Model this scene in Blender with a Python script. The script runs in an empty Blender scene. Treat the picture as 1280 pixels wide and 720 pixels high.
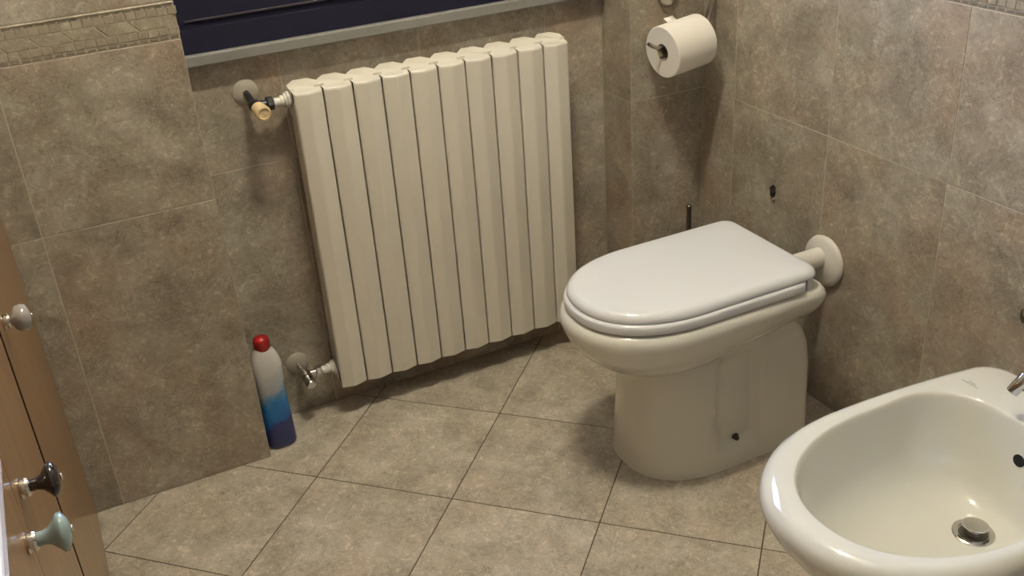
import bpy, math, random
from mathutils import Vector, Matrix
random.seed(4)
PI = math.pi
SC = bpy.context.scene
COL = SC.collection

# ------------------------------------------------------------------ camera
cam_d = bpy.data.cameras.new('camera'); cam = bpy.data.objects.new('camera', cam_d); COL.objects.link(cam)
cam_d.sensor_width = 36; cam_d.sensor_fit = 'HORIZONTAL'; cam_d.lens = 36*1278.04/1280; cam_d.clip_start = .01
_r = [[0.8943964160024334, 0.25820632041435887, -0.3652184923303853],
      [-0.4426544146694102, 0.3939223159596654, -0.8055322949222181],
      [-0.0641258155167174, 0.8821307755015981, 0.4666188752046631]]
cam.matrix_world = Matrix.Translation((-1.44113, -2.10452, 1.38819)) @ Matrix(_r).to_4x4()
SC.camera = cam
# ------------------------------------------------------------------ sky, daylight, exposure
world = bpy.data.worlds.new('sky'); SC.world = world; world.use_nodes = True
bg = world.node_tree.nodes['Background']
bg.inputs['Color'].default_value = (.50, .62, 1.0, 1); bg.inputs['Strength'].default_value = 19.0
SC.view_settings.view_transform = 'Standard'; SC.view_settings.look = 'None'
SC.view_settings.gamma = 1; SC.view_settings.use_curve_mapping = False
SC.view_settings.exposure = 0.30
pd = bpy.data.lights.new('window_portal', 'AREA'); pd.shape = 'RECTANGLE'; pd.size = .97; pd.size_y = .9
pd.cycles.is_portal = True
po = bpy.data.objects.new('window_portal', pd); COL.objects.link(po)
po.location = (-.692, .09, 1.36); po.rotation_euler = (-PI/2, 0, 0)

# ------------------------------------------------------------------ materials
def nt(name):
    m = bpy.data.materials.new(name); m.use_nodes = True
    t = m.node_tree; b = t.nodes['Principled BSDF']
    return m, t, b
def plain(name, col, rough=.5, metal=0, coat=0, coat_rough=.05, spec=.5, noise=0, nscale=30, bump=0):
    m, t, b = nt(name)
    b.inputs['Base Color'].default_value = (*col, 1); b.inputs['Roughness'].default_value = rough
    b.inputs['Metallic'].default_value = metal; b.inputs['Coat Weight'].default_value = coat
    b.inputs['Coat Roughness'].default_value = coat_rough; b.inputs['Specular IOR Level'].default_value = spec
    if noise or bump:
        tc = t.nodes.new('ShaderNodeTexCoord'); n = t.nodes.new('ShaderNodeTexNoise')
        n.inputs['Scale'].default_value = nscale; n.inputs['Detail'].default_value = 5
        t.links.new(tc.outputs['Object'], n.inputs['Vector'])
        if noise:
            mx = t.nodes.new('ShaderNodeMix'); mx.data_type = 'RGBA'
            mx.inputs['A'].default_value = (*[c*(1-noise) for c in col], 1); mx.inputs['B'].default_value = (*[min(1, c*(1+noise)) for c in col], 1)
            t.links.new(n.outputs['Fac'], mx.inputs['Factor']); t.links.new(mx.outputs['Result'], b.inputs['Base Color'])
        if bump:
            bp = t.nodes.new('ShaderNodeBump'); bp.inputs['Strength'].default_value = bump; bp.inputs['Distance'].default_value = .001
            t.links.new(n.outputs['Fac'], bp.inputs['Height']); t.links.new(bp.outputs['Normal'], b.inputs['Normal'])
    return m
def stone(name, dark, mid, light, warm, rough=.42, sc=1.0, bump=.45):
    """mottled stoneware tile: cloudy tone, warm patches, fine worm-like crackle"""
    m, t, b = nt(name); N = t.nodes.new; L = t.links.new
    tc = N('ShaderNodeTexCoord'); oi = N('ShaderNodeObjectInfo')
    w = N('ShaderNodeMath'); w.operation = 'MULTIPLY'; w.inputs[1].default_value = 37.0; L(oi.outputs['Random'], w.inputs[0])
    def noise(scale, detail, rough_, dist, off=0.0):
        n = N('ShaderNodeTexNoise'); n.noise_dimensions = '4D'
        n.inputs['Scale'].default_value = scale*sc; n.inputs['Detail'].default_value = detail
        n.inputs['Roughness'].default_value = rough_; n.inputs['Distortion'].default_value = dist
        L(tc.outputs['Object'], n.inputs['Vector'])
        a = N('ShaderNodeMath'); a.operation = 'ADD'; a.inputs[1].default_value = off; L(w.outputs[0], a.inputs[0]); L(a.outputs[0], n.inputs['W'])
        return n
    def ramp(src, stops):
        r = N('ShaderNodeValToRGB'); e = r.color_ramp.elements
        e[0].position, e[0].color = stops[0][0], (*stops[0][1], 1); e[1].position, e[1].color = stops[-1][0], (*stops[-1][1], 1)
        for p, c in stops[1:-1]: k = e.new(p); k.color = (*c, 1)
        L(src, r.inputs['Fac']); return r
    def mix(fac, a, bcol, mode='MIX'):
        x = N('ShaderNodeMix'); x.data_type = 'RGBA'; x.blend_type = mode
        if hasattr(fac, 'is_output'): L(fac, x.inputs['Factor'])
        else: x.inputs['Factor'].default_value = fac
        for s, v in (('A', a), ('B', bcol)):
            if hasattr(v, 'is_output'): L(v, x.inputs[s])
            else: x.inputs[s].default_value = (*v, 1)
        return x.outputs['Result']
    big = ramp(noise(9, 5, .62, .6).outputs['Fac'], [(.30, dark), (.5, mid), (.72, light)])
    wm = ramp(noise(6, 3, .5, .3, 9.1).outputs['Fac'], [(.46, (0, 0, 0)), (.68, (.60,)*3)])
    c = mix(wm.outputs['Color'], big.outputs['Color'], warm)
    nf = noise(42, 7, .72, 1.8, 3.7)
    fine = ramp(nf.outputs['Fac'], [(.28, (.48, .46, .43)), (.42, (.92,)*3), (.55, (1.02,)*3), (.66, (1.50, 1.49, 1.46))])
    c = mix(1.0, c, fine.outputs['Color'], 'MULTIPLY')
    spk = noise(28, 8, .75, 3.5, 6.3)
    worm = ramp(spk.outputs['Fac'], [(.46, (1,)*3), (.49, (.70, .68, .65)), (.505, (.72, .70, .67)), (.53, (1,)*3)])
    fis = noise(85, 5, .6, 2.6, 4.4)
    fr_ = ramp(fis.outputs['Fac'], [(.475, (1,)*3), (.493, (.55, .53, .50)), (.503, (.55, .53, .50)), (.52, (1.0,)*3)])
    gate2 = ramp(noise(20, 2, .5, .4, 8.3).outputs['Fac'], [(.50, (0,)*3), (.60, (1,)*3)])
    c = mix(1.0, c, mix(gate2.outputs['Color'], (1, 1, 1), fr_.outputs['Color']), 'MULTIPLY')
    grain = ramp(noise(190, 2, .6, .5, 2.9).outputs['Fac'], [(.30, (.82,)*3), (.45, (1,)*3), (.62, (1,)*3), (.74, (1.30,)*3)])
    c = mix(1.0, c, grain.outputs['Color'], 'MULTIPLY')
    gate = ramp(noise(12, 2, .5, 0, 1.3).outputs['Fac'], [(.42, (0,)*3), (.56, (1,)*3)])
    worm2 = mix(gate.outputs['Color'], (1, 1, 1), worm.outputs['Color'])
    c = mix(1.0, c, worm2, 'MULTIPLY')
    tv = N('ShaderNodeMapRange'); tv.inputs['To Min'].default_value = .94; tv.inputs['To Max'].default_value = 1.05
    L(oi.outputs['Random'], tv.inputs['Value'])
    hv = N('ShaderNodeHueSaturation'); L(tv.outputs['Result'], hv.inputs['Value']); L(c, hv.inputs['Color'])
    L(hv.outputs['Color'], b.inputs['Base Color'])
    b.inputs['Roughness'].default_value = rough
    bpn = N('ShaderNodeBump'); bpn.inputs['Strength'].default_value = bump; bpn.inputs['Distance'].default_value = .0012
    L(spk.outputs['Fac'], bpn.inputs['Height']); L(bpn.outputs['Normal'], b.inputs['Normal'])
    return m
M = {}
M['wall_tile'] = stone('wall_tile_stoneware', (.225, .195, .150), (.345, .305, .240), (.48, .44, .365), (.40, .295, .215), .42)
M['floor_tile'] = stone('floor_tile_stoneware', (.31, .275, .215), (.43, .385, .31), (.55, .51, .43), (.46, .385, .30), .36, 1.1)
M['border_piece'] = stone('border_relief_stone', (.27, .235, .17), (.33, .29, .215), (.40, .355, .27), (.33, .27, .20), .45)
M['border_dark'] = stone('border_dark_stone', (.16, .135, .10), (.205, .175, .13), (.26, .225, .17), (.22, .175, .125), .45)
M['grout'] = plain('wall_grout', (.47, .42, .34), .85, noise=.12, nscale=60)
M['floor_grout'] = plain('floor_grout', (.085, .065, .045), .9, noise=.3, nscale=40)
M['plaster'] = plain('ceiling_plaster', (.78, .75, .68), .9, noise=.03, nscale=8)
M['ceramic'] = plain('glazed_ceramic', (.70, .69, .615), .08, coat=.6, coat_rough=.02)
M['seat'] = plain('white_seat_plastic', (.76, .775, .80), .09, coat=.5, coat_rough=.02)
M['enamel'] = plain('radiator_enamel', (.70, .66, .565), .32, noise=.02, nscale=15)
M['enamel_white'] = plain('white_plastic', (.70, .67, .60), .35)
M['rose'] = plain('aged_white_plastic', (.42, .38, .31), .5)
M['chrome'] = plain('chrome', (.62, .60, .57), .12, 1)
M['steel'] = plain('brushed_steel', (.46, .43, .38), .28, 1)
M['throat'] = plain('dark_metal', (.15, .14, .125), .35, 1)  # darker metal, for the drain throat, brush handle and wall plugs
M['black'] = plain('black_plastic', (.012, .012, .014), .35)
M['dark_hole'] = plain('dark_hole', (.008, .007, .006), .9)
M['ivory'] = plain('ivory_plastic', (.70, .54, .31), .45)
M['paper'] = plain('toilet_paper', (.78, .74, .66), .9, noise=.03, nscale=120, bump=.2)
M['card'] = plain('cardboard_core', (.30, .24, .17), .9)
M['red'] = plain('red_cap', (.32, .008, .010), .28)
M['marble'] = plain('grey_marble_sill', (.22, .215, .20), .5, noise=.12, nscale=30)
M['counter'] = plain('pale_counter', (.80, .78, .82), .25)
M['frame'] = plain('dark_window_wood', (.010, .010, .026), .62, spec=.25, noise=.3, nscale=14)
M['bead'] = plain('bead_highlight_wood', (.05, .045, .055), .7, spec=.1)  # lighter than the frame: the moulding's highlight put into its colour
M['gap_shade'] = plain('door_gap_shade', (.035, .016, .008), .5, noise=.3, nscale=40)  # near-black brown that paints the shade in the gap between doors
M['mark'] = plain('grey_print', (.34, .33, .30), .6)
M['rust'] = plain('rusty_bolt', (.055, .04, .03), .6, noise=.4, nscale=120)
M['brass'] = plain('polished_nickel', (.72, .68, .60), .15, 1)
M['knob_grey'] = plain('grey_glazed_knob', (.30, .28, .26), .12, coat=.6, noise=.18, nscale=90)
M['knob_black'] = plain('dark_glazed_knob', (.016, .011, .010), .10, coat=.6)
M['knob_blue'] = plain('blue_grey_glazed_knob', (.25, .34, .33), .14, coat=.6)
M['bulb'] = None
def wood():
    m, t, b = nt('varnished_wood'); N = t.nodes.new; L = t.links.new
    tc = N('ShaderNodeTexCoord'); mp = N('ShaderNodeMapping'); mp.inputs['Scale'].default_value = (6, 9, .9)
    L(tc.outputs['Object'], mp.inputs['Vector'])
    n = N('ShaderNodeTexNoise'); n.inputs['Scale'].default_value = 5; n.inputs['Detail'].default_value = 7; n.inputs['Distortion'].default_value = .6
    L(mp.outputs['Vector'], n.inputs['Vector'])
    r = N('ShaderNodeValToRGB'); e = r.color_ramp.elements
    e[0].position, e[0].color = .3, (.20, .105, .040, 1); e[1].position, e[1].color = .72, (.295, .162, .064, 1)
    L(n.outputs['Fac'], r.inputs['Fac']); L(r.outputs['Color'], b.inputs['Base Color'])
    b.inputs['Roughness'].default_value = .38; b.inputs['Coat Weight'].default_value = .35; b.inputs['Coat Roughness'].default_value = .10
    return m
M['wood'] = wood()
def bottle_mat():
    m, t, b = nt('bottle_plastic'); N = t.nodes.new; L = t.links.new
    tc = N('ShaderNodeTexCoord'); sp = N('ShaderNodeSeparateXYZ'); L(tc.outputs['Object'], sp.inputs['Vector'])
    n = N('ShaderNodeTexNoise'); n.inputs['Scale'].default_value = 22; n.inputs['Detail'].default_value = 3; L(tc.outputs['Object'], n.inputs['Vector'])
    ma = N('ShaderNodeMath'); ma.operation = 'MULTIPLY_ADD'; ma.inputs[1].default_value = .08; L(n.outputs['Fac'], ma.inputs[0])
    sk = N('ShaderNodeMath'); sk.operation = 'MULTIPLY_ADD'; sk.inputs[1].default_value = -.45; L(sp.outputs['X'], sk.inputs[0]); L(sp.outputs['Z'], sk.inputs[2]); L(sk.outputs[0], ma.inputs[2])
    mr = N('ShaderNodeMapRange'); mr.inputs['From Min'].default_value = .045; mr.inputs['From Max'].default_value = .325; L(ma.outputs[0], mr.inputs['Value'])
    r = N('ShaderNodeValToRGB'); e = r.color_ramp.elements
    e[0].position, e[0].color = .10, (.022, .032, .13, 1); e[1].position, e[1].color = .72, (.56, .55, .52, 1)
    for p_, c_ in ((.19, (.022, .035, .15)), (.24, (.012, .10, .32)), (.40, (.015, .16, .42)), (.46, (.10, .25, .42)), (.54, (.33, .38, .43))):
        k = e.new(p_); k.color = (*c_, 1)
    L(mr.outputs['Result'], r.inputs['Fac']); L(r.outputs['Color'], b.inputs['Base Color'])
    b.inputs['Roughness'].default_value = .13
    return m
M['bottle'] = bottle_mat()
def glass():
    m, t, b = nt('window_glass'); t.nodes.remove(b); out = t.nodes['Material Output']
    tr = t.nodes.new('ShaderNodeBsdfTransparent'); tr.inputs['Color'].default_value = (.92, .95, .96, 1)
    gl = t.nodes.new('ShaderNodeBsdfGlossy'); gl.inputs['Roughness'].default_value = .02
    fr = t.nodes.new('ShaderNodeFresnel'); mx = t.nodes.new('ShaderNodeMixShader')
    t.links.new(fr.outputs[0], mx.inputs[0]); t.links.new(tr.outputs[0], mx.inputs[1]); t.links.new(gl.outputs[0], mx.inputs[2])
    t.links.new(mx.outputs[0], out.inputs['Surface']); return m
M['glass'] = glass()
def emis(name, col, s):
    m, t, b = nt(name); b.inputs['Base Color'].default_value = (.9, .88, .8, 1)
    b.inputs['Emission Color'].default_value = (*col, 1); b.inputs['Emission Strength'].default_value = s; return m

# ------------------------------------------------------------------ mesh helpers
ORG = {}
def thing(name, label, cat, loc, group=None):
    o = bpy.data.objects.new(name, None); COL.objects.link(o); o.location = loc; o.empty_display_size = .05
    o['label'] = label; o['category'] = cat
    if group: o['group'] = group
    ORG[o] = Vector(loc); return o
def tag(o, label, cat, group=None):
    o['label'] = label; o['category'] = cat
    if group: o['group'] = group
    return o
def link(name, me, mat, parent=None, loc=(0, 0, 0), rotz=0, kind=None):
    """loc is a world position"""
    o = bpy.data.objects.new(name, me); COL.objects.link(o)
    if mat and not me.materials: me.materials.append(mat)
    o.location = Vector(loc) - (ORG[parent] if parent else Vector())
    o.rotation_euler = (0, 0, rotz); o.parent = parent; ORG[o] = Vector(loc)
    if kind: o['kind'] = kind
    return o
def mesh(name, vs, fs, smooth=False):
    me = bpy.data.meshes.new(name); me.from_pydata([tuple(v) for v in vs], [], fs)
    import bmesh
    bm = bmesh.new(); bm.from_mesh(me); bmesh.ops.recalc_face_normals(bm, faces=bm.faces); bm.to_mesh(me); bm.free()
    if smooth:
        me.shade_smooth()
    return me
def put(name, g, mat, parent=None, smooth=False, loc=None, kind=None, sharp=None):
    """g = (verts, faces) in world space; the origin goes to loc"""
    vs, fs = g
    if loc is None: loc = ORG[parent] if parent else Vector()
    loc = Vector(loc)
    me = mesh(name, [Vector(v)-loc for v in vs], fs, smooth)
    o = link(name, me, mat, parent, loc, kind=kind)
    if sharp:
        me.set_sharp_from_angle(angle=math.radians(sharp))
    return o
def join(*gs):
    V, F = [], []
    for vs, fs in gs:
        k = len(V); V += [Vector(v) for v in vs]; F += [tuple(i+k for i in f) for f in fs]
    return V, F
def box(x0, x1, y0, y1, z0, z1):
    v = [(x, y, z) for z in (z0, z1) for y in (y0, y1) for x in (x0, x1)]
    return v, [(0, 2, 3, 1), (4, 5, 7, 6), (0, 1, 5, 4), (2, 6, 7, 3), (0, 4, 6, 2), (1, 3, 7, 5)]
def bbox(x0, x1, y0, y1, z0, z1, b=.003, seg=2):
    import bmesh
    bm = bmesh.new(); vs, fs = box(x0, x1, y0, y1, z0, z1)
    bv = [bm.verts.new(v) for v in vs]
    for f in fs: bm.faces.new([bv[i] for i in f])
    bmesh.ops.bevel(bm, geom=list(bm.edges), offset=b, segments=seg, profile=.5, affect='EDGES')
    bm.verts.index_update()
    r = ([v.co.copy() for v in bm.verts], [tuple(v.index for v in f.verts) for f in bm.faces]); bm.free(); return r
def loft(rings, cap0=True, cap1=True, closed=True):
    n = len(rings[0]); V = [Vector(p) for r in rings for p in r]; F = []
    for i in range(len(rings)-1):
        for j in range(n if closed else n-1):
            a, b = i*n+j, i*n+(j+1) % n; F.append((a, b, b+n, a+n))
    if cap0: F.append(tuple(range(n-1, -1, -1)))
    if cap1: F.append(tuple(range((len(rings)-1)*n, len(rings)*n)))
    return V, F
def frame_of(d):
    d = Vector(d).normalized(); u = d.cross(Vector((0, 0, 1)))
    if u.length < 1e-3: u = Vector((1, 0, 0))
    u.normalize(); return u, d.cross(u).normalized(), d
def lathe(prof, base, axis, n=32, sx=1.0, cap0=True, cap1=True):
    """prof = [(radius, height along axis)]"""
    u, v, d = frame_of(axis); base = Vector(base); R = []
    for r, h in prof:
        R.append([base+d*h+(u*math.cos(2*PI*k/n)*sx+v*math.sin(2*PI*k/n))*max(r, 1e-5) for k in range(n)])
    return loft(R, cap0, cap1)
def tube(path, rad, n=12):
    path = [Vector(p) for p in path]; R = []; u0 = None
    for i, p in enumerate(path):
        d = (path[min(i+1, len(path)-1)]-path[max(i-1, 0)]).normalized()
        if u0 is None: u0 = frame_of(d)[0]
        u0 = (u0-d*u0.dot(d)).normalized(); w = d.cross(u0)
        r = rad[i] if isinstance(rad, (list, tuple)) else rad
        R.append([p+(u0*math.cos(2*PI*k/n)+w*math.sin(2*PI*k/n))*r for k in range(n)])
    return loft(R)
def spline(pts, m=8):
    pts = [Vector(p) for p in pts]; out = []
    for i in range(len(pts)-1):
        p0, p1, p2, p3 = pts[max(i-1, 0)], pts[i], pts[i+1], pts[min(i+2, len(pts)-1)]
        for k in range(m):
            t = k/m
            out.append(.5*((2*p1)+(p2-p0)*t+(2*p0-5*p1+4*p2-p3)*t*t+(3*p1-p0-3*p2+p3)*t**3))
    out.append(pts[-1]); return out
def interp(tab, x):
    if x <= tab[0][0]: return tab[0][1]
    for (a, va), (b, vb) in zip(tab, tab[1:]):
        if x <= b:
            t = (x-a)/(b-a); return va+(vb-va)*t
    return tab[-1][1]
def sstep(a, b, x):
    t = min(1, max(0, (x-a)/(b-a))); return t*t*(3-2*t)

# ------------------------------------------------------------------ the room
XE, XP, YL, YP = -1.1803, -.2042, -.1391, -.1273     # niche left edge, pier edge, left panel face, pier face
ZJ, ZB, ZBT = .6348, .9549, 1.0238                   # joint, border bottom, border top
ZC, XW, YF = 2.45, -2.10, -3.10
ZS = .870                                            # underside of the window sill
T = .0009                                            # how far a tile stands proud of its bed
def structure(name, g, mat): return put(name, g, mat, kind='structure', loc=(0, 0, 0))
wall_right = structure('wall_right', box(T, .1, YF, .1, 0, ZC), M['grout'])
wall_back = structure('wall_back', join(box(XE, XP, T, .1, 0, ZS), box(XE, XP, T, .1, 1.85, ZC)), M['grout'])
wall_back_left = structure('wall_back_left', box(XW, XE-T, YL+T, .1, 0, ZC), M['grout'])
wall_back_right = structure('wall_back_right', box(XP+T, 0, YP+T, .1, 0, ZC), M['grout'])
wall_left = structure('wall_left', box(XW-.1, XW, YF, .1, 0, ZC), M['grout'])
wall_front = structure('wall_front', box(XW-.1, .1, YF-.1, YF, 0, ZC), M['grout'])
floor = structure('floor', box(XW-.1, .1, YF-.1, .1, -.06, -T), M['floor_grout'])
ceiling = structure('ceiling', box(XW-.1, .1, YF-.1, .1, ZC, ZC+.06), M['plaster'])

TILES = {}
G = .0012       # half a wall joint
def tile_mesh(w, h, t=T, key='tile', b=.0004):
    k = (key, round(w, 4), round(h, 4))
    if k not in TILES:
        a, c = w/2, h/2
        vs = [(-a, t, -c), (a, t, -c), (a, t, c), (-a, t, c), (-a, b, -c), (a, b, -c), (a, b, c), (-a, b, c),
              (-a+b, 0, -c+b), (a-b, 0, -c+b), (a-b, 0, c-b), (-a+b, 0, c-b)]
        fs = [(0, 1, 5, 4), (1, 2, 6, 5), (2, 3, 7, 6), (3, 0, 4, 7), (4, 5, 9, 8), (5, 6, 10, 9), (6, 7, 11, 10), (7, 4, 8, 11), (8, 9, 10, 11)]
        TILES[k] = mesh(key, vs, fs)
    return TILES[k]
def tile_run(parent, face, at, us, zs, name='tile'):
    """face 'y' looks to -y, 'x' to -x, 'X' to +x; at = the plane; us, zs = joint positions"""
    us = sorted(us)
    for u0, u1 in zip(us, us[1:]):
        for z0, z1 in zip(zs, zs[1:]):
            if (z0, z1) == (ZB, ZBT): continue
            me = tile_mesh(u1-u0-2*G, z1-z0-2*G)
            uc, zc = (u0+u1)/2, (z0+z1)/2
            loc, rz = {'y': ((uc, at, zc), 0), 'x': ((at, uc, zc), -PI/2), 'X': ((at, uc, zc), PI/2)}[face]
            link(name, me, M['wall_tile'], parent, loc, rz)
ZR = [0, ZJ, ZB, ZBT, 1.66, ZC]
tile_run(wall_back_left, 'y', YL, [XW, -1.8275, -1.5039, XE], ZR)
tile_run(wall_back_left, 'X', XE, [YL, -.001], ZR)
tile_run(wall_back, 'y', 0, [XE, -.980, -.6676, -.3555, XP], [0, ZJ, ZS])
tile_run(wall_back, 'y', 0, [XE, -.980, -.6676, -.3555, XP], [1.85, ZC])
tile_run(wall_back_right, 'y', YP, [XP, 0], ZR)
tile_run(wall_back_right, 'x', XP, [YP, -.001], ZR)
YR = [YP, -.2491, -.5626, -.8771, -1.1916, -1.506, -1.8205, -2.135, -2.4495, -2.764, YF]
tile_run(wall_right, 'x', 0, YR, ZR)
tile_run(wall_left, 'X', XW+T, [YL, -.46, -.78, -1.1, -1.42, -1.74, -2.06, -2.38, -2.7, YF], ZR)

# relief border (listello): dark mosaic line, squares, slanted cartouches, squares, dark line, bead
def para_mesh(w, h, sl):
    k = ('para', w)
    if k not in TILES:
        a, c, t, b = w/2, h/2, .004, .0012
        def q(x, z): return x-sl*z
        o = [(q(-a, -c), -c), (q(a, -c), -c), (q(a, c), c), (q(-a, c), c)]
        i = [(q(-a+b, -c+b), -c+b), (q(a-b, -c+b), -c+b), (q(a-b, c-b), c-b), (q(-a+b, c-b), c-b)]
        vs = [(x, t, z) for x, z in o]+[(x, b, z) for x, z in o]+[(x, 0, z) for x, z in i]
        fs = [(0, 1, 5, 4), (1, 2, 6, 5), (2, 3, 7, 6), (3, 0, 4, 7), (4, 5, 9, 8), (5, 6, 10, 9), (6, 7, 11, 10), (7, 4, 8, 11), (8, 9, 10, 11)]
        TILES[k] = mesh('cartouche', vs, fs)
    return TILES[k]
def border(parent, face, at, u0, u1, p0, p1):
    """bed from u0 to u1, relief pieces from p0 to p1"""
    H = ZBT-ZB
    def pl(nm, me, mat, uc, zc, d=0.0):
        loc, rz = {'y': ((uc, at-d, zc), 0), 'x': ((at-d, uc, zc), -PI/2), 'X': ((at+d, uc, zc), PI/2)}[face]
        link(nm, me, mat, parent, loc, rz)
    n = max(1, round((u1-u0)/.32)); w = (u1-u0)/n
    for i in range(n):
        c = u0+w*(i+.5)
        pl('border_tile', tile_mesh(w-.0012, H-.0012, .004, 'border_bed'), M['border_piece'], c, (ZB+ZBT)/2, -.0004)
        pl('border_bead', tile_mesh(w-.0012, .0052, .007, 'border_bead', .0018), M['border_piece'], c, ZBT-.0030, .0012)
    sq = .0182; k = int((p1-p0)/sq)
    for i in range(k):
        c = p0+sq*(i+.5)
        for fz, row in ((.235, 0), (.765, 1)):
            pl('border_square', tile_mesh(sq-.0024, .0132, .004, 'border_square'), M['border_piece'], c+.004*row+random.uniform(-.0006, .0006), ZB+H*fz, .0004+random.uniform(0, .0006))
        for fz in (.065, .888):
            j = random.choice((0, 0, 1))
            pl('border_chip', tile_mesh(sq-(.0030 if j else .0050), .0050, .004, 'border_chip'), M['border_dark'], c, ZB+H*fz, .0002)
    pw = .056; k = int((p1-p0)/pw)
    for i in range(k):
        pl('border_cartouche', para_mesh(pw-.0024, .0225, .9 if face == 'y' else -.9), M['border_piece'], p0+pw*(i+.5)+.006, ZB+H*.5, .0004)
border(wall_back_left, 'y', YL, XW, XE, -1.60, XE)
border(wall_right, 'x', 0, YF, YP, -1.78, YP)
border(wall_back_right, 'y', YP, XP, 0, XP, 0)
border(wall_back_right, 'x', XP, YP, -.001, YP, -.001)
border(wall_back_left, 'X', XE, YL, -.001, YL, -.001)
border(wall_left, 'X', XW+T, YF, YL, 0, 0)

# floor tiles, laid diagonally and cut at the walls
def clip(poly, ax, val, keep_less):
    out = []
    for i, a in enumerate(poly):
        b = poly[(i+1) % len(poly)]
        da, db = (val-a[ax], val-b[ax]) if keep_less else (a[ax]-val, b[ax]-val)
        if da >= 0: out.append(a)
        if (da >= 0) != (db >= 0):
            t = da/(da-db); out.append((a[0]+(b[0]-a[0])*t, a[1]+(b[1]-a[1])*t))
    return out
def cut(poly, x0, x1, y0, y1):
    for ax, v, kl in ((0, x0, False), (0, x1, True), (1, y0, False), (1, y1, True)):
        if len(poly) < 3: return []
        poly = clip(poly, ax, v, kl)
    return poly if len(poly) >= 3 else []
def area(p): return abs(sum(p[i][0]*p[(i+1) % len(p)][1]-p[(i+1) % len(p)][0]*p[i][1] for i in range(len(p))))/2
TH, S_, U0, V0, GF = -.76983, .31892, -1.28398, -.93144, .0014
ca, sa = math.cos(TH), math.sin(TH)
REG = [(XW, 0, YF, YL), (XE, 0, YL, YP), (XE, XP, YP, 0)]
for i in range(-12, 14):
    for j in range(-12, 16):
        q = [(V0+(i+di)*S_+ei*GF, U0+(j+dj)*S_+ej*GF) for di, dj, ei, ej in ((0, 0, 1, 1), (1, 0, -1, 1), (1, 1, -1, -1), (0, 1, 1, -1))]
        w = [(a*ca-b*sa, a*sa+b*ca) for a, b in q]
        cx, cy = sum(a for a, _ in w)/4, sum(b for _, b in w)/4
        gs = []
        for r in REG:
            pl = cut(w, *r)
            if pl and area(pl) > 1e-5:
                n = len(pl); e = .0008
                mx_, my_ = sum(a for a, _ in pl)/n, sum(b for _, b in pl)/n
                vs = [(a, b, -T) for a, b in pl]+[(a, b, 0) for a, b in pl]
                fs = [tuple(range(n, 2*n))]+[(k, (k+1) % n, n+(k+1) % n, n+k) for k in range(n)]
                gs.append((vs, fs))
        if gs:
            put('floor_tile', join(*gs), M['floor_tile'], floor, loc=(cx, cy, 0))

# ------------------------------------------------------------------ window with sill
win = structure('window_1', join(box(XE, XP, -.014, .035, .893, .940), box(XE, XP, -.006, .035, 1.80, 1.85),
        box(XE, XE+.05, -.006, .035, .94, 1.80), box(XP-.05, XP, -.006, .035, .94, 1.80)), M['frame'])
sash = put('window_frame', join(bbox(XE+.03, XP-.03, -.004, .03, .9385, 1.045, .001), bbox(XE+.05, XE+.11, .0, .03, 1.045, 1.80, .006),
        bbox(XP-.11, XP-.05, .0, .03, 1.045, 1.80, .006), bbox(-.735, -.65, -.004, .03, 1.045, 1.80, .006)), M['frame'], win)
put('drip_bead', bbox(XE+.03, XP-.03, -.009, .0, .953, .957, .001), M['bead'], win)
for a, b in ((XE+.10, -.73), (-.655, XP-.10)):
    put('pane', box(a, b, .012, .016, 1.04, 1.80), M['glass'], win)
put('window_sill', bbox(XE+.001, XP-.001, -.029, .03, ZS, .892, .0025), M['marble'], win)

# ------------------------------------------------------------------ radiator
PX, NS = .064, 10
X0, YR0, ZB0, ZT0 = -.98079, -.0815, .0812, .7954
rad = thing('radiator', 'cream enamelled column radiator of ten slatted sections under the window', 'radiator', (X0+PX*NS/2, -.045, ZB0))
def section_geo():
    g = .0018
    fr = [(g, 0), (.005, -.0028), (.029, -.0100), (.0335, -.0098), (.059, -.0022), (PX-g, 0)]      # plan of the front plate
    n = len(fr)
    def plate(z, dy, inset=0): return [(x, y+dy, z) for x, y in fr]
    back = [(x, .018) for x, _ in reversed(fr)]
    R = []
    for z, dy, bk in ((0.0, .004, .018), (.004, .0, .020), (.7085, .0, .020), (.7120, .0010, .020), (ZT0-ZB0, .0035, .020)):
        R.append([(x, y+dy, z) for x, y in fr]+[(x, bk, z) for x, _ in back])
    front = loft(R)
    H = ZT0-ZB0
    # top cap: from the front edge rising to a stepped back
    top = [(g, .003), (.029, -.0075), (PX-g, .003), (PX-g, .016), (PX, .017), (PX, .040), (.057, .048), (.050, .066), (.020, .066), (.004, .046), (0, .040), (0, .017), (g, .016)]
    def zt(y): return H-.001+.011*sstep(0, .05, y)
    cap = loft([[(x, y, H-.020) for x, y in top], [(x, y, zt(y)-.002) for x, y in top], [(x, y*.98+.0008, zt(y)) for x, y in top]])
    bot = loft([[(x, y+.002, .012) for x, y in top], [(x, y+.002, .045) for x, y in top]])
    core = box(.022, .042, .010, .058, .02, H-.01)
    midfin = box(.006, PX-.006, .026, .029, .05, H-.03)
    backfin = box(.004, PX-.004, .052, .056, .02, H-.012)
    lug = box(.0, PX, .030, .046, H-.055, H-.035); lug2 = box(.0, PX, .030, .046, .03, .055)
    tab = box(PX-.012, PX-.0005, .0165, .0195, H-.01, H+.0062)
    tab2 = box(.0005, .007, .0165, .0195, H-.01, H+.0062)
    return join(front, cap, bot, core, midfin, backfin, lug, lug2, tab, tab2)
sv, sf = section_geo(); sme = mesh('section', sv, sf)
for k in range(NS): link('section', sme, M['enamel'], rad, (X0+PX*k, YR0, ZB0))
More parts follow.
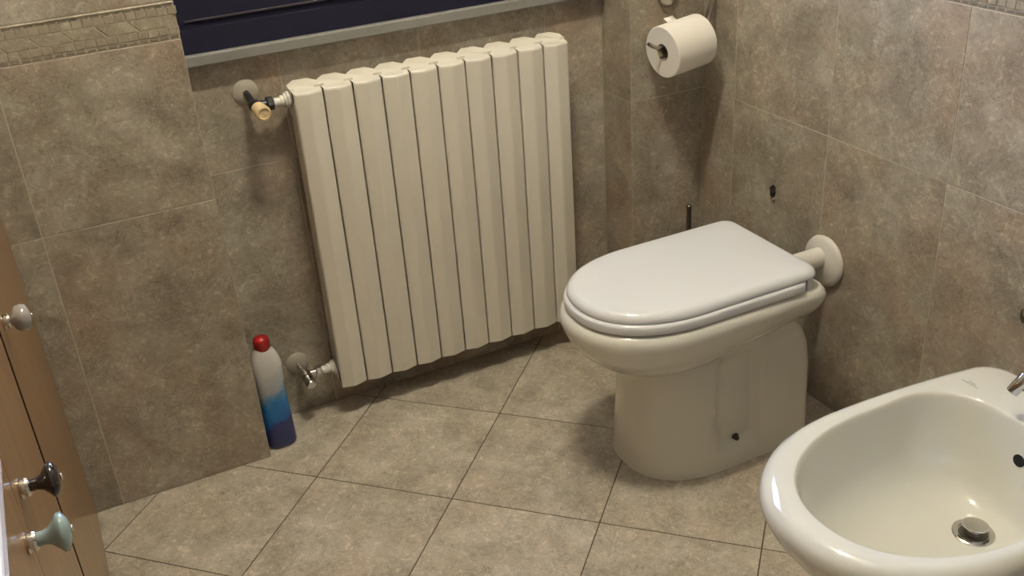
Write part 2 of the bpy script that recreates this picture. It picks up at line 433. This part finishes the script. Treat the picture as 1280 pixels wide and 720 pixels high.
def plug(z, x=X0):
    return join(lathe([(.0165, 0), (.0175, .003), (.0175, .006), (.0145, .008), (.0145, .012), (.0115, .013), (.0115, .020)], (x+.001, -.044, z), (-1, 0, 0), 24))
ZV1, ZV2 = .7755, .124
put('end_plug', plug(ZV1), M['enamel_white'], rad, True, sharp=40)
put('end_plug', plug(ZV2), M['enamel_white'], rad, True, sharp=40)
for x in (-.86, -.47):
    put('bracket', join(box(x-.004, x+.004, -.03, 0, .715, .735), box(x-.015, x+.015, -.003, 0, .70, .75)), M['enamel_white'], rad)

def valve(zv, label, body_m, cap_m, black):
    xv = -1.052
    v = thing('radiator_valve', label, 'valve', (xv, 0, zv))
    dz = .020 if black else .012
    put('wall_rose', lathe([(.027, 0), (.027, .002), (.022, .006), (.010, .008)], (xv-.006, 0, zv+dz), (0, -1, 0), 28), M['rose'], v, True, sharp=40)
    put('pipe', tube(spline([(xv-.006, 0, zv+dz), (xv-.005, -.022, zv+dz*.7), (xv, -.044, zv)], 4), .007), M['black'] if black else M['chrome'], v, True)
    d = Vector((.10, -.93, -.08 if black else -.30)).normalized(); c = Vector((xv, -.044, zv))
    put('valve_body', join(lathe([(.009, -.018), (.0115, -.010), (.0135, 0), (.0135, .012), (.0115, .018)], c, d, 24),
                           lathe([(.009, 0), (.009, .03)], c, (1, 0, -.02), 16)), body_m, v, True, sharp=40)
    if black:
        put('hand_wheel', lathe([(.0125, .016), (.0150, .019), (.0160, .046), (.0152, .050), (.0118, .0515), (.0110, .0495), (.0001, .0495)], c, d, 28), cap_m, v, True, sharp=35)
    else:
        put('lock_cap', lathe([(.0110, .016), (.0125, .018), (.0125, .034), (.0110, .037), (.0001, .0375)], c, d, 24), cap_m, v, True, sharp=35)
    put('union_nut', lathe([(.0135, .024), (.0145, .026), (.0145, .036), (.0135, .038)], c, (1, 0, -.02), 6), M['chrome'] if not black else M['black'], v)
    put('tail_piece', lathe([(.0095, .036), (.0095, .056)], c, (1, 0, -.02), 20), M['enamel_white'], v, True, sharp=40)
    return v
valve(ZV1, 'black radiator valve with ivory yellow hand cap at upper radiator corner', M['black'], M['ivory'], True)
valve(ZV2, 'small chrome lockshield valve at the lower radiator corner beside the bottle', M['chrome'], M['chrome'], False)

# ------------------------------------------------------------------ outlines for the sanitary ware
def dshape(xb, xf, hw, yc, z, rb=.035, fl=.2, e=2.2, nb=6, nc=6, ns=10, nf=22, tb=0.0):
    """closed outline: xb back (near the wall), xf front, half width hw, front curve length fl, back narrowing tb"""
    h = []
    for k in range(nb): h.append((xb, (hw-tb-rb)*k/nb))
    for k in range(nc):
        a = PI/2*k/nc; h.append((xb-rb+rb*math.cos(a), hw-tb-rb+rb*math.sin(a)))
    xs, xe = xb-rb, xf+fl
    for k in range(ns):
        t = k/ns; h.append((xs+(xe-xs)*t, hw-tb*(1-t)**2))
    for k in range(nf+1):
        a = PI/2*k/nf
        h.append((xe-fl*(math.sin(a))**(2/e), hw*(max(0, math.cos(a)))**(2/e)))
    pts = [(x, yc-y, z) for x, y in h]+[(x, yc+y, z) for x, y in reversed(h[1:-1])]
    return pts
# ------------------------------------------------------------------ toilet
YT = -.563
wc = thing('toilet', 'white ceramic floor toilet with closed lid between radiator and bidet', 'toilet', (-.33, YT, 0))
# pedestal with a screw recess in each flank
rings = []
NZ = 64
for i in range(NZ+1):
    z = .345*i/NZ
    hw = interp([(0, .139), (.02, .136), (.10, .131), (.20, .127), (.27, .124), (.31, .110), (.345, .07)], z)
    xf = interp([(0, -.508), (.03, -.505), (.15, -.497), (.26, -.490), (.345, -.45)], z)
    xb = interp([(0, -.104), (.19, -.104), (.24, -.111), (.275, -.126), (.31, -.152), (.345, -.19)], z)
    r = []
    for x, y, zz in dshape(xb, xf, hw, YT, z, .03, .17, 2.4, ns=100):
        s = -1 if y < YT else 1
        if abs(y-YT) > hw*.9:
            k = sstep(-.352, -.347, x)*(1-sstep(-.262, -.240, x))*sstep(.030, .062, z)*(1-sstep(.235, .30, z))
            y -= s*.021*k
        r.append((x, y, zz))
    rings.append(r)
put('pedestal', loft(rings), M['ceramic'], wc, True, sharp=60)
for s in (-1, 1):
    yb = YT+s*.1145
    bo = put('fixing_bolt', join(lathe([(.0085, 0), (.0085, .002), (.0055, .003), (.0055, .009), (.003, .011)], (-.297, yb, .056), (0, s, 0), 12)), M['rust'], wc)
# bowl
rings = []
for z, xb, xf, hw, fl in ((.215, -.20, -.47, .085, .14), (.235, -.16, -.515, .110, .17), (.255, -.135, -.545, .128, .19), (.275, -.12, -.570, .142, .20),
                          (.295, -.108, -.591, .152, .205), (.315, -.100, -.607, .160, .21), (.335, -.095, -.618, .165, .21), (.352, -.093, -.624, .1675, .21),
                          (.366, -.094, -.625, .168, .21), (.377, -.097, -.621, .165, .208), (.384, -.103, -.613, .158, .205), (.387, -.11, -.600, .148, .20), (.387, -.14, -.56, .11, .18)):
    rings.append([(x, y, .37-(.37-q)*(1-.42*sstep(-.62, -.10, x)) if q < .37 else q) for x, y, q in dshape(xb-.010, xf, hw, YT, z, .028, fl, 2.15, tb=.007)])
put('bowl', loft(rings), M['ceramic'], wc, True, sharp=70)
def pad(z0, z1, xb, xf, hw, fl, rr, dome=0.0, rb=.03, e=2.2):
    R = []
    for k in range(4):
        a = PI/2*(1-k/3); R.append((z0+rr*.15*(1-math.sin(a)), rr*.05*math.sin(a)))
    for k in range(1, 7):
        a = PI/2*k/6; R.append((z1-rr*(1-math.sin(a)), rr*(1-math.cos(a))))
    out = [dshape(xb-i, xf+i, hw-i, YT, z, max(.006, rb-i*.5), fl-i*.5, e) for z, i in R]
    if dome:
        for f in (.018, .04, .075, .11):
            out.append(dshape(xb-rr-f, xf+rr+f, hw-rr-f, YT, z1+dome*(1-(1-f/.12)**2), .02, max(.03, fl-f), e))
    return loft(out)
seat = put('seat', pad(.3900, .4100, -.154, -.6145, .1590, .205, .0085), M['seat'], wc, True, sharp=60)
lid = put('lid', pad(.4112, .4310, -.128, -.608, .1535, .20, .0175, .0035), M['seat'], wc, True, sharp=60)
hp = dshape(-.1300, -.45, .1490, YT, 0, .03, .05)
hp = [(x, y) for x, y, _ in hp if x > -.1605]; hp = sorted([q for q in hp if q[1] < YT], key=lambda q: (-q[1])) + []
half = [(x, YT-yy) for x, yy in hp]
pl_ = [(x, YT-d) for x, d in half]+[(-.149, YT-half[-1][1])]
pl_ = pl_+[(x, 2*YT-y) for x, y in reversed(pl_)]
put('hinge_cover', loft([[(x, y, z) for x, y in pl_] for z in (.3855, .400, .416)]), M['seat'], lid, True, sharp=40)

fp = thing('flush_pipe', 'white flush pipe with round wall flange behind the toilet', 'pipe', (0, -.583, .356))
put('wall_flange', lathe([(.056, 0), (.058, .004), (.056, .009), (.047, .013), (.034, .014), (.026, .017)], (0, -.588, .358), (-1, 0, 0), 40), M['enamel_white'], fp, True)
put('pipe', tube([(0, -.583, .368), (-.03, -.582, .367), (-.07, -.580, .366), (-.090, -.579, .365)], .022, 24), M['enamel_white'], fp, True, sharp=60)

# ------------------------------------------------------------------ bidet
YB = -1.250
bd = thing('bidet', 'white ceramic bidet with open basin in front of the toilet along the tiled wall', 'bidet', (-.34, YB, 0))
outer = []
for z, xb, xf, hw, fl in ((0, -.10, -.50, .130, .16), (.04, -.10, -.495, .126, .16), (.14, -.09, -.50, .130, .17), (.20, -.08, -.53, .148, .19), (.25, -.07, -.575, .170, .215),
                          (.29, -.062, -.612, .187, .235), (.32, -.058, -.634, .197, .245), (.345, -.056, -.646, .2025, .25), (.362, -.057, -.648, .2035, .25),
                          (.375, -.060, -.642, .200, .248), (.383, -.066, -.630, .192, .245), (.386, -.074, -.618, .184, .24)):
    outer.append(dshape(xb, xf, hw, YB, z, .05, fl, 2.2, tb=.021))
inner = []
for z, xb, xf, hw, fl, rb in ((.3862, -.172, -.604, .1705, .237, .10), (.3855, -.174, -.602, .1685, .235, .10), (.382, -.176, -.599, .1665, .234, .10), (.374, -.178, -.596, .165, .233, .10), (.355, -.180, -.592, .163, .23, .10), (.32, -.183, -.582, .159, .225, .10),
                              (.28, -.187, -.562, .150, .215, .095), (.25, -.194, -.532, .136, .20, .09), (.232, -.204, -.49, .115, .175, .08), (.222, -.215, -.43, .09, .14, .06), (.215, -.228, -.36, .06, .085, .04), (.212, -.245, -.285, .02, .02, .018)):
    inner.append(dshape(xb, xf, hw, YB-.005, z, rb, fl, 2.15, tb=.0))
put('basin', loft(outer+inner, True, True), M['ceramic'], bd, True, sharp=70)
DX, DZ = -.266, .213
drain = put('drain', join(lathe([(.033, -.001), (.033, .0015), (.0305, .003), (.0245, .002), (.0235, -.004)], (DX, YB-.004, DZ), (0, 0, 1), 36, cap1=True)), M['chrome'], bd, True, sharp=35)
put('drain_throat', lathe([(.0230, -.002), (.0230, -.0005)], (DX, YB-.004, DZ), (0, 0, 1), 28), M['throat'], drain)
put('pop_up_plug', lathe([(.015, -.002), (.015, .010), (.0205, .011), (.0212, .0125), (.0205, .0140), (.012, .0150), (.0001, .0152)], (DX+.002, YB-.004, DZ+.0015), (.10, .05, 1), 32), M['chrome'], drain, True, sharp=35)
put('overflow_hole', join(lathe([(.0135, -.004), (.0135, .0005), (.0125, .0015), (.0105, .001)], (-.1815, YB-.000, .323), (-1, 0, .12), 28)), M['ceramic'], bd, True, sharp=50)
put('overflow_throat', lathe([(.0108, -.002), (.0108, .0016)], (-.1815, YB-.000, .323), (-1, 0, .12), 24), M['dark_hole'], bd)
# tiny two-line maker's print on the rear deck
mk = []
mx_, my_ = -.151, -1.116
for off, ln, hh in ((0.0, .014, .0013), (-.0052, .032, .0010)):
    y = my_+ln/2
    while y > my_-ln/2:
        w = random.uniform(.0010, .0020)
        mk.append(box(mx_+off-hh, mx_+off+hh, y-w, y, .3852, .3867)); y -= w+.0011
put('maker_print', join(*mk), M['mark'], bd)
# mixer tap
fc = thing('bidet_tap', 'chrome single lever mixer tap on the back of the bidet', 'tap', (-.113, YB, .385))
put('base', lathe([(.026, 0), (.026, .004), (.022, .008), (.021, .055), (.023, .060), (.023, .075), (.018, .082), (.0001, .083)], (-.113, YB, .385), (0, 0, 1), 32), M['chrome'], fc, True, sharp=35)
put('spout', tube(spline([(-.113, YB, .425), (-.135, YB+.012, .442), (-.166, YB+.025, .450)], 5), [.014]*11, 18), M['chrome'], fc, True, sharp=50)
put('nozzle', lathe([(.0095, -.012), (.0102, -.010), (.0102, .022), (.0095, .024), (.0080, .024), (.0075, .021)], (-.172, YB+.029, .456), (-.45, .25, -.85), 24), M['chrome'], fc, True, sharp=35)
put('lever', tube(spline([(-.113, YB, .470), (-.09, YB+.03, .482), (-.075, YB+.066, .486)], 5), [.012, .012, .011, .010, .009, .008, .008, .008, .008, .007, .006], 14), M['chrome'], fc, True, sharp=50)

# ------------------------------------------------------------------ toilet paper on its wire holder
A = Vector((-.1665, -.2000, .7630)); B = Vector((-.0560, -.1870, .7720)); ax = (B-A).normalized()
RR, RI, LEN = .0585, .0195, (B-A).length
roll = thing('toilet_roll', 'white toilet paper roll hanging on the wire holder', 'toilet roll', A)
put('paper', lathe([(RI, .0), (RR-.002, 0), (RR, .002), (RR, LEN-.002), (RR-.002, LEN), (RI, LEN), (RI, 0)], A, ax, 48, cap0=False, cap1=False), M['paper'], roll, True, sharp=35)
put('core', lathe([(RI-.0005, .0005), (RI-.0005, LEN-.0005), (RI-.0018, LEN-.0005), (RI-.0018, .0005), (RI-.0005, .0005)], A, ax, 32, cap0=False, cap1=False), M['card'], roll, True, sharp=35)
u_, v_, d_ = frame_of(ax)
up = Vector((0, 0, 1)); up = (up-ax*up.dot(ax)).normalized(); bk = ax.cross(up); bk = bk if bk.y > 0 else -bk
sv_ = []
fl_ = []
prof = []
for k in range(9):                                   # loose end of the paper: leaves the back of the roll and curls up
    t = k/8
    a = math.radians(62-30*t)
    r = RR+.001+.020*t*t
    prof.append(bk*math.cos(a)*r*.55+up*(math.sin(a)*r+.012*t*t+.006*t))
for s0, s1 in ((.040, .066),):
    for p in prof:
        sv_ += [A+ax*s0+p, A+ax*s1+p, A+ax*s1+p+up*.0006, A+ax*s0+p+up*.0006]
    for k in range(8):
        b0 = k*4
        for e in range(4): fl_.append((b0+e, b0+(e+1) % 4, b0+4+(e+1) % 4, b0+4+e))
    fl_ += [(0, 1, 2, 3), (32, 33, 34, 35)]
put('loose_end', (sv_, fl_), M['paper'], roll, True)
hol = thing('paper_holder', 'bent steel wire toilet paper holder with round wall rose on the tiled pier', 'paper holder', (-.1075, YP, .868))
put('wall_rose', lathe([(.024, 0), (.025, .003), (.023, .010), (.017, .014), (.0001, .015)], (-.1075, YP, .868), (0, -1, 0), 32), M['steel'], hol, True, sharp=50)
cz = -ax*0
e0 = A-ax*.010+up*.0125; e1 = B+ax*.012+up*.0125
wire = spline([(-.1075, YP-.012, .868), (-.1075, YP-.035, .875), (-.098, YP-.05, .905), (-.065, YP-.056, .925), (-.030, YP-.056, .905), (-.0215, YP-.054, .868), (-.0225, YP-.054, .836),
               tuple(e1+Vector((.013, .004, .022))), tuple(e1+Vector((-.004, 0, .002))), tuple(B-ax*.03+up*.0125), tuple(A+ax*.03+up*.0125), tuple(e0+ax*.006), tuple(e0-ax*.012+up*.006), tuple(e0-ax*.028+up*.018)], 6)
put('wire_arm', tube(wire, [.0055 if i < 46 else .0042 for i in range(len(wire))], 12), M['steel'], hol, True, sharp=60)

# ------------------------------------------------------------------ toilet brush behind the toilet
br = thing('toilet_brush', 'steel toilet brush standing in its holder behind the toilet', 'toilet brush', (-.097, -.215, 0))
put('holder', lathe([(.043, 0), (.045, .003), (.045, .11), (.043, .113), (.041, .11), (.041, .01)], (-.097, -.215, 0), (0, 0, 1), 32), M['steel'], br, True, sharp=40)
put('handle', lathe([(.006, .02), (.006, .372), (.0068, .373), (.0068, .378), (.005, .380)], (-.097, -.215, 0), (0, 0, 1), 16), M['throat'], br, True, sharp=40)
put('bristle_head', lathe([(.008, .018), (.030, .03), (.032, .07), (.018, .09), (.006, .095)], (-.097, -.215, 0), (0, 0, 1), 20), M['enamel_white'], br, True)

# ------------------------------------------------------------------ bottle of cleaner
BX, BY = -1.1435, -.0985
bt = thing('cleaner_bottle', 'white and blue plastic toilet cleaner bottle with red cap beside the radiator', 'bottle', (BX, BY, 0))
R = []
for z, rx_, ry_, dx in ((0, .028, .020, 0), (.003, .0325, .0245, 0), (.010, .0345, .026, 0), (.06, .0335, .025, 0), (.10, .0315, .0235, 0), (.135, .0305, .023, 0), (.165, .0320, .024, -.001), (.195, .0345, .026, -.001),
                    (.215, .0345, .026, -.001), (.235, .0305, .0235, -.001), (.250, .0235, .019, -.001), (.258, .017, .0155, -.001), (.266, .0145, .0145, -.001)):
    R.append([(BX+dx+rx_*math.copysign(abs(math.cos(2*PI*k/40))**.8, math.cos(2*PI*k/40)), BY+ry_*math.copysign(abs(math.sin(2*PI*k/40))**.8, math.sin(2*PI*k/40)), z) for k in range(40)])
put('bottle_body', loft(R), M['bottle'], bt, True, sharp=50)
put('cap', lathe([(.0160, .252), (.0178, .255), (.0178, .274), (.0160, .281), (.0105, .2850), (.0001, .2860)], (BX-.001, BY, 0), (0, 0, 1), 28), M['red'], bt, True, sharp=50)

# ------------------------------------------------------------------ broken fixing holes in the right wall
def wall_hole(y, z, lab, metal):
    h = thing('wall_plug', lab, 'wall plug', (0, y, z))
    n = 16; rim = []
    for k in range(n):
        a = 2*PI*k/n; r = .0125*(1+random.uniform(-.18, .18)); rim.append((a, r))
    rg = [[(-d, y+math.cos(a)*r*s*.85, z+math.sin(a)*r*s*1.3) for a, r in rim] for d, s in ((.0, 1.0), (.0012, .97), (.0010, .8))]
    put('broken_edge', loft(rg), M['throat'] if metal else M['dark_hole'], h)
    put('plug_sleeve', lathe([(.0072, .0), (.0072, .0022), (.0045, .0022), (.0045, .0012)], (0, y-.001, z+.004), (-1, 0, 0), 18), M['steel'] if metal else M['throat'], h, True, sharp=40)
    chips = []
    for k in range(6):
        cy, c_z, r = y+random.uniform(-.010, .006), z-random.uniform(.014, .028), random.uniform(.0015, .0034)
        chips.append(lathe([(r, 0), (r*.8, .0009)], (0, cy, c_z), (-1, 0, 0), 6))
    if not metal: put('chipped_glaze', join(*chips), M['rust'], h)
wall_hole(-.402, .4565, 'dark broken plug hole in the wall above the toilet lid', False)
wall_hole(-1.083, .4560, 'small metal plug sleeve in the wall above the bidet', True)

# ------------------------------------------------------------------ vanity cabinet with knobs
XC = -1.560
vn = thing('vanity_cabinet', 'varnished wooden vanity cabinet with mismatched ceramic knobs and pale top', 'cabinet', (-1.83, -1.0, 0))
put('body', box(XW+.003, XC-.050, -2.02, YL-.0015, 0.0, .832), M['wood'], vn)
KZ = .7705
put('cabinet_foot_rail', box(XC-.030, XC-.010, -2.02, YL-.002, 0, .06), M['wood'], vn)
kmats = ['knob_grey', 'knob_black', 'knob_blue']
for (a, b), kn in ((( -.823, YL-.003), [(-.757, 0)]), ((-1.188, -.839), [(-1.150, 1)]), ((-1.60, -1.191), [(-1.230, 2)]), ((-2.02, -1.603), [])):
    d = put('door', bbox(XC-.018, XC, a, b, .004, .837, .0010, 1), M['wood'], vn)
    if kn and kn[0][1] == 0: put('gap_shade_strip', box(XC-.017, XC+.0006, a-.0045, a, .006, .835), M['gap_shade'], d)  # added dark strip, stands in for the shaded gap beside this door
    for y, ki in kn:
        z = KZ if ki < 2 else KZ-.008
        k = put('knob', lathe({0: [(.0065, .010), (.0075, .012), (.013, .014), (.0175, .019), (.0185, .025), (.0165, .031), (.010, .0345), (.0001, .0355)],
                               1: [(.0065, .008), (.0060, .016), (.0085, .022), (.0150, .027), (.0185, .030), (.0180, .034), (.0110, .0385), (.0001, .0395)],
                               2: [(.0075, .008), (.0070, .016), (.0085, .021), (.0150, .027), (.0195, .031), (.0190, .035), (.0110, .0395), (.0001, .0405)]}[ki], (XC, y, z), (1, 0, 0), 32),
                M[kmats[ki]], d, True, sharp=60)
        put('knob_collar', lathe([(.0110, 0), (.0115, .002), (.0090, .004), (.0090, .006), (.0105, .0075), (.0095, .010), (.0065, .011)], (XC, y, z), (1, 0, 0), 28), M['brass'], d, True, sharp=40)
        put('knob_screw', lathe([(.0040, .0), (.0038, .0018), (.0001, .0026)], (XC+{0: .0352, 1: .0392, 2: .0402}[ki], y, z), (1, 0, 0), 14), M['brass'], d, True)
put('counter_top', bbox(XW+.003, XC+.0015, -2.04, YL-.0015, .8425, .862, .004), M['counter'], vn)

# ------------------------------------------------------------------ ceiling lamp
LX, LY = -.82, -.77
cl = thing('ceiling_lamp', 'two-bulb ceiling lamp with brass plate and frosted glass shades', 'lamp', (LX, LY, ZC))
put('ceiling_plate', bbox(LX-.13, LX+.13, LY-.035, LY+.035, ZC-.022, ZC, .006), M['brass'], cl)
M['bulb'] = emis('frosted_lit_glass', (1.0, .93, .76), 1.0)
for dx, r in ((-.075, .045), (.075, .045)):
    put('stem', lathe([(.008, .02), (.008, .06)], (LX+dx, LY, ZC), (0, 0, -1), 16), M['brass'], cl, True)
    s = put('glass_shade', lathe([(.012, .055), (r*.7, .065), (r, .095), (r, .11), (r*.7, .138), (.001, .148)], (LX+dx, LY, ZC), (0, 0, -1), 28), M['bulb'], cl, True)
    ar = 4*PI*r*r
me_ = M['bulb'].node_tree.nodes['Principled BSDF']
me_.inputs['Emission Strength'].default_value = 375
